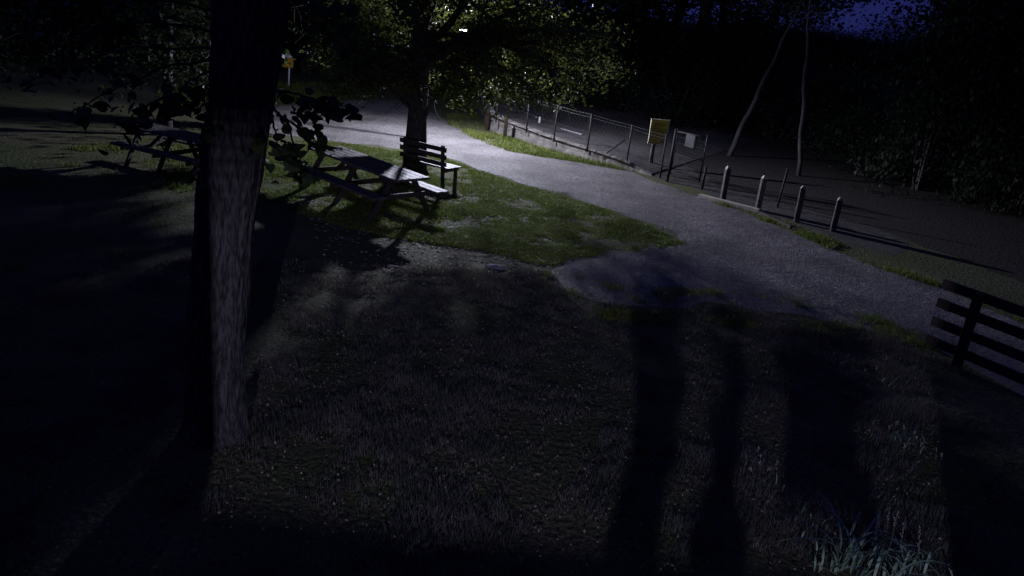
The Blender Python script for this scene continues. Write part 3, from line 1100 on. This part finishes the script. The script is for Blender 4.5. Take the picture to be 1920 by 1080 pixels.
m_.bar(at(1487, 431) + Vector((0, 0, .02)), at(1562, 452) + Vector((0, 0, .02)), .11, .07)
tag(m_.build('timber_beam', M['darkwood'], None, bevel=.012), 'dark half buried timber edging running on to the rightmost cut post', 'beam')

# ------------------------------------------------------------------ board fence at right
fa, fb, fc = at(1722, 664), at(1796, 690), at(1925, 762)
d = (fb - fa).normalized()
d2 = (fc - fb)
d2 = Vector((d2.x, d2.y, 0)).normalized()
dd = (d + d2).normalized()
fa = fb - dd * 0.52
fence = thing('board_fence', 'dark wooden post and rail fence with four boards at the right edge of the picture', 'fence', fb)
side = Vector((dd.y, -dd.x, 0))
if side.y > 0:
    side = -side
FH = 1.04
for s in (0.0, 2.2, 4.4):
    MB().bar(dd * s + side * .05 + Vector((0, 0, -.1)), dd * s + side * .05 + Vector((0, 0, FH)), .105, .09, up=side).build('post', M['darkwood'], fence, bevel=.006)
for k in range(4):
    z = .20 + k * .262
    MB().bar(-dd * .52 - side * .02 + Vector((0, 0, z)), dd * 4.8 - side * .02 + Vector((0, 0, z)), .035, .125).build('rail', M['darkwood'], fence, bevel=.004)

# ------------------------------------------------------------------ bench
bl, br = at(757, 334), at(838, 356)
fr_ = at(858, 347)
ax = (br - bl)
L = ax.length
ax.normalize()
pr = Vector((-ax.y, ax.x, 0))      # seat side, away from the camera
print('bench length', L, 'depth', (fr_ - br).dot(pr))
L = min(max(L, 1.3), 1.9)
bench = thing('park_bench', 'slatted wooden park bench facing the gravel path, half hidden by the tree trunk', 'bench', br - ax * L, math.atan2(ax.y, ax.x))
D = .46
for s in (.12, L - .12):
    MB().bar((s, 0, -.03), (s, -.10, .93), .075, .05, up=(0, 1, 0)).build('back_post', M['darkwood'], bench, bevel=.005)
    MB().bar((s, D - .05, -.03), (s, D - .07, .405), .075, .05, up=(0, 1, 0)).build('leg', M['darkwood'], bench, bevel=.005)
    MB().bar((s, -.02, .375), (s, D, .385), .05, .06).build('seat_bearer', M['darkwood'], bench, bevel=.004)
for k in range(4):
    y = .045 + k * .118
    MB().box((L / 2, y, .438), (L, .10, .035)).build('seat_slat', M['oldwood'], bench, bevel=.004)
for k in range(3):
    z = .54 + k * .155
    MB().bar((0, -.035 - z * .10, z), (L, -.035 - z * .10, z), .03, .095).build('back_slat', M['darkwood'], bench, bevel=.004)

# ------------------------------------------------------------------ picnic table
ta, tb = Vector((-4.07, 15.92, .75)), Vector((-1.95, 13.85, .75))
ax = (tb - ta)
print('table', ax.length, ta, tb)
TL = ax.length
cen = (ta + tb) / 2
cen.z = 0
tbl = thing('picnic_table', 'weathered wooden picnic table with attached benches under the drooping leaves', 'picnic table', cen, math.atan2(ax.y, ax.x))
for k in range(5):
    MB().box((0, -.31 + k * .155, .735), (TL, .142, .042)).build('top_plank', M['oldwood'], tbl, bevel=.005)
for s in (-1, 1):
    for k in range(2):
        MB().box((0, s * (.62 + .15 * k), .445), (TL, .138, .042)).build('seat_plank', M['oldwood'], tbl, bevel=.005)
for x in (-TL / 2 + .32, 0, TL / 2 - .32):
    for s in (-1, 1):
        MB().bar((x, s * .66, -.02), (x, s * .22, .70), .07, .09, up=(0, 1, 0)).build('leg', M['darkwood'], tbl, bevel=.005)
    MB().bar((x + .055, -.80, .385), (x + .055, .80, .385), .045, .09).build('seat_bearer', M['darkwood'], tbl, bevel=.004)
    MB().bar((x + .055, -.36, .675), (x + .055, .36, .675), .045, .075).build('top_bearer', M['darkwood'], tbl, bevel=.004)
for s in (-1, 1):
    MB().bar((s * (TL / 2 - .40), 0, .36), (s * .55, 0, .70), .045, .07).build('brace', M['darkwood'], tbl, bevel=.004)


c2 = at(335, 250, .75)
dup(tbl, (c2.x, c2.y, 0), R(-24), (.75, .85, 1), 'dark second picnic table on the dim lawn left of the thick near trunk')

# ------------------------------------------------------------------ small things on the lawn
def rock(p, s, label, m=M['stone']):
    b = bmesh.new()
    bmesh.ops.create_icosphere(b, subdivisions=3, radius=1)
    for v in b.verts:
        f = 1 + .3 * noise.noise(v.co * 1.6 + Vector((p.x, 0, 0)))
        v.co = Vector((v.co.x * s[0], v.co.y * s[1], max(v.co.z, -.4) * s[2])) * f
    me = bpy.data.meshes.new('stone')
    b.to_mesh(me)
    b.free()
    me.materials.append(m)
    o = bpy.data.objects.new('stone', me)
    C.objects.link(o)
    o.location = p
    return tag(o, label, 'stone')


rock(at(930, 502), (.17, .10, .05), 'flat pale stone lying on the dark lawn', M['walltop'])


def weed(px, py, n, h, w, seed, label, spread=.14, flower=0):
    p = at(px, py)
    t = thing('weed_clump', label, 'weed', p)
    r = random.Random(seed)
    mb = MB()
    fl = MB()
    for _ in range(n):
        a = r.uniform(0, 6.283)
        d = Vector((math.cos(a), math.sin(a), 0))
        s = Vector((-d.y, d.x, 0))
        H = h * r.uniform(.5, 1.2)
        out = r.uniform(.25, 1.25) * H
        b = Vector((r.gauss(0, spread), r.gauss(0, spread), -.01))
        pts = [b + d * out * u ** 1.6 + Vector((0, 0, H * (1.5 * u - 1.0 * u ** 2.4))) for u in [i / 7 for i in range(8)]]
        ww = [w * x * r.uniform(.9, 1.1) for x in (.5, .8, 1, 1, .85, .65, .4, .08)]
        vs = []
        for q, x in zip(pts, ww):
            vs += [q - s * x / 2 + Vector((0, 0, x * .15)), q, q + s * x / 2 + Vector((0, 0, x * .15))]
        fs = []
        for i in range(7):
            fs += [(i * 3, i * 3 + 1, i * 3 + 4, i * 3 + 3), (i * 3 + 1, i * 3 + 2, i * 3 + 5, i * 3 + 4)]
        mb.add(vs, fs)
    mb.build('leaf_tuft', M['weed'], t)
    st = MB()
    for _ in range(max(2, flower)):
        b = Vector((r.gauss(0, spread), r.gauss(0, spread), -.01))
        H = h * r.uniform(1.0, 1.7)
        q = b + Vector((r.gauss(0, .05), r.gauss(0, .05), H))
        st.tube([b, b.lerp(q, .5) + Vector((.01, 0, 0)), q], [.004, .003, .002], n=4)
        for j in range(7):
            c = b.lerp(q, .75 + .04 * j)
            fl.box(c + Vector((r.gauss(0, .006), r.gauss(0, .006), 0)), (.005, .006, .011), Matrix.Rotation(r.uniform(0, 3), 3, 'X'))
    st.build('stalk', M['drygrass'], t)
    fl.build('seed_head', M['cut'], t)
    return t


weed(1615, 1075, 40, .42, .022, 1, 'large weed clump with arching leaves at the bottom right corner', .12, 4)
weed(1700, 1080, 26, .32, .018, 2, 'smaller weed clump right of the large arching one at the bottom edge', .12, 4)
weed(1550, 1060, 20, .20, .016, 3, 'low weed clump left of the large arching one at the bottom edge', .12, 2)
weed(1505, 965, 22, .13, .012, 4, 'pale seedy weed tuft above the bottom right weeds', .13, 8)
weed(1690, 830, 44, .13, .010, 5, 'wide pale weed patch in the dark lawn below the board fence', .20, 10)
weed(1600, 700, 36, .12, .009, 6, 'thin weed patch in the lawn left of the board fence post', .30, 10)
weed(1410, 880, 18, .12, .009, 7, 'thin weed tuft in the middle of the right hand shadows', .15, 6)
weed(790, 512, 10, .12, .016, 8, 'small yellowish seedling left of the pale stone', .05, 0)
weed(1440, 560, 30, .10, .010, 9, 'low weeds at the near edge of the path', .35, 6)
weed(1300, 575, 24, .10, .010, 10, 'low weeds at the near edge of the trodden ground', .30, 6)

# ------------------------------------------------------------------ street lamp behind the tree
hd = atY(869, 60, 22.4)
pb = at(786, 236)
pb.y = hd.y + .15
pb = Vector((atY(790, 236, pb.y).x, pb.y, 0))
lamp = thing('street_lamp', 'street lamp shining through the leaves of the broad tree', 'street lamp', pb)
hz = hd.z
MB().tube([(0, 0, -.05), (0, 0, .4), (0, 0, .42), (0, 0, hz + .15)], [.075, .075, .05, .04], n=12).build('pole', M['steel'], lamp, smooth=True)
e = hd - pb
MB().tube([(0, 0, hz + .10), Vector((e.x * .4, e.y * .4, hz + .25)), Vector((e.x * .92, e.y * .92, hz + .10))], .03, n=8).build('arm', M['steel'], lamp, smooth=True)
ho = MB().tube([Vector((e.x, e.y, hz + .07)), Vector((e.x, e.y, hz + .12)), Vector((e.x, e.y, hz + .17))], [.20, .19, .06], n=16).build('lamp_head', M['steel'], lamp, smooth=True)
em = bpy.data.materials.new('lamp_glass')
em.use_nodes = True
pe = em.node_tree.nodes['Principled BSDF']
pe.inputs['Emission Color'].default_value = (0.86, 0.90, 1.0, 1)
pe.inputs['Emission Strength'].default_value = 8.0
MB().tube([Vector((e.x, e.y, hz + .065)), Vector((e.x, e.y, hz + .035))], [.15, .11], n=16).build('lens', em, ho, smooth=True)
ld = bpy.data.lights.new('street_light', 'POINT')
ld.energy = STREET_LAMP_W
ld.color = (0.77, 0.79, 1.0)
ld.shadow_soft_size = 0.10
# lamp strength shaped by direction: stronger sideways, cut back to keep the woods dark
ld.use_nodes = True
lt = ld.node_tree
ln = lt.nodes


def lmath(op, a, b=None):
    n_ = ln.new('ShaderNodeMath')
    n_.operation = op
    for i_, v_ in enumerate((a, b)):
        if v_ is None:
            continue
        if isinstance(v_, (int, float)):
            n_.inputs[i_].default_value = v_
        else:
            lt.links.new(v_, n_.inputs[i_])
    return n_.outputs[0]


ltc = ln.new('ShaderNodeTexCoord')
lsp = ln.new('ShaderNodeSeparateXYZ')
lt.links.new(ltc.outputs['Normal'], lsp.inputs[0])
wing = lmath('POWER', lmath('MAXIMUM', lmath('ABSOLUTE', lsp.outputs['Z']), 0.24), -1.05)
dt = ln.new('ShaderNodeVectorMath')
dt.operation = 'DOT_PRODUCT'
dt.inputs[1].default_value = (0.05, -0.5, -0.86)
lt.links.new(ltc.outputs['Normal'], dt.inputs[0])
mr = ln.new('ShaderNodeMapRange')
mr.interpolation_type = 'SMOOTHSTEP'
mr.inputs['From Min'].default_value = -0.08
mr.inputs['From Max'].default_value = 0.42
mr.inputs['To Min'].default_value = 0.12
lt.links.new(dt.outputs['Value'], mr.inputs['Value'])
cut = ln.new('ShaderNodeMapRange')
cut.interpolation_type = 'SMOOTHSTEP'
cut.inputs['From Min'].default_value = 0.04
cut.inputs['From Max'].default_value = 0.20
cut.inputs['To Min'].default_value = 0.38
lt.links.new(lmath('ABSOLUTE', lsp.outputs['Z']), cut.inputs['Value'])
lt.links.new(lmath('MULTIPLY', lmath('MULTIPLY', wing, cut.outputs['Result']), mr.outputs['Result']), ln['Emission'].inputs['Strength'])
lo = bpy.data.objects.new('street_light', ld)
C.objects.link(lo)
lo.location = (e.x, e.y, hz + .0)
lo.parent = lamp

# ------------------------------------------------------------------ house behind the camera; a lamp in its porch window spills on the lawn
house = thing('house', 'house wall with a lit window behind the viewpoint', 'house', (0, -.6, 0))
LX, LY, LZ = 0.0, -3.2, 2.45
wy = -.6


def on_wall(px, py, z=0.0):
    """where the line lamp -> ground point crosses the wall plane"""
    g = at(px, py, z)
    t_ = (wy - LY) / (g.y - LY)
    return LX + (g.x - LX) * t_, LZ + (g.z - LZ) * t_


trunk_edge = atY(397, 600, Yn - .2)
x_l = LX + (trunk_edge.x - LX) * (wy - LY) / (trunk_edge.y - LY)
x_r = on_wall(1765, 800)[0]
z_lo = on_wall(900, 1010)[1]
z_hi = LZ - .14
print('window', x_l, x_r, z_lo, z_hi)
hx0, hx1 = on_wall(1528, 1030)[0], on_wall(1748, 1030)[0]  # low notch added to the window so light reaches the corner weeds
hz0, hz1 = on_wall(1630, 1150)[1], on_wall(1630, 955)[1]
wm = MB()
for (x0, x1, z0, z1) in ((-7, x_l, 0, 5.5), (max(x_r, hx1), 8, 0, 5.5), (x_l, hx0, 0, z_lo), (hx0, hx1, 0, hz0), (x_l, max(x_r, hx1), z_hi + .27, 5.5)):
    wm.box(((x0 + x1) / 2, 0, (z0 + z1) / 2), (x1 - x0, .06, z1 - z0))
for (cx, cy, sx, sy) in ((-6.97, -2.5, .06, 5), (7.97, -2.5, .06, 5), (.5, -5, 15, .06)):
    wm.box((cx, cy, 2.75), (sx, sy, 5.5))
wm.build('wall', M['plaster'], house)
MB().box((.5, -2.5, 5.55), (15.4, 5.2, .1)).build('roof', M['darkwood'], house)
bl = MB()  # unseen slats added to fade the light up the near trunk
for k in range(9):
    bl.box(((x_l + max(x_r, hx1)) / 2, 0, z_hi + k * .03 + .015), (max(x_r, hx1) - x_l, .01, .03 * (k + 1) / 10))
bl.build('fade_slats', M['white'], house)
wf = MB()  # unseen ragged strips added to throw the dark bars on the lawn
for (p0, p1) in (((1180, 900), (1272, 900)), ((1335, 900), (1402, 900)), ((1462, 860), (1640, 860))):
    xa, xb = on_wall(*p0)[0], on_wall(*p1)[0]
    zb = hz1 if p0[0] > 1450 else z_lo
    vs_, fs_ = [], []
    for i in range(41):
        z = zb + (z_hi + .02 - zb) * i / 40
        e1 = .09 * noise.noise(Vector((xa * 9, z * 5, 1))) + .05 * noise.noise(Vector((xa * 9, z * 16, 2)))
        e2 = .09 * noise.noise(Vector((xb * 9, z * 5, 4))) + .05 * noise.noise(Vector((xb * 9, z * 16, 5)))
        lo_, hi_ = min(xa, xb) + e1, max(xa, xb) + e2
        for yy in (-.02, .02):
            vs_ += [(lo_, yy, z), (hi_, yy, z)]
    for i in range(40):
        a = i * 4
        fs_ += [(a, a + 1, a + 5, a + 4), (a + 3, a + 2, a + 6, a + 7), (a, a + 4, a + 6, a + 2), (a + 1, a + 3, a + 7, a + 5)]
    wf.add(vs_, fs_)
wf.build('shadow_strips', M['plaster'], house)
pd = bpy.data.lights.new('room_light', 'AREA')
pd.shape = 'RECTANGLE'
pd.size, pd.size_y = 0.03, 0.07
pd.energy = PORCH_LAMP_W
pd.color = (0.70, 0.68, 1.0)
po = bpy.data.objects.new('room_light', pd)
C.objects.link(po)
po.location = (LX, LY, LZ)
po.rotation_euler = (R(80), 0, 0)
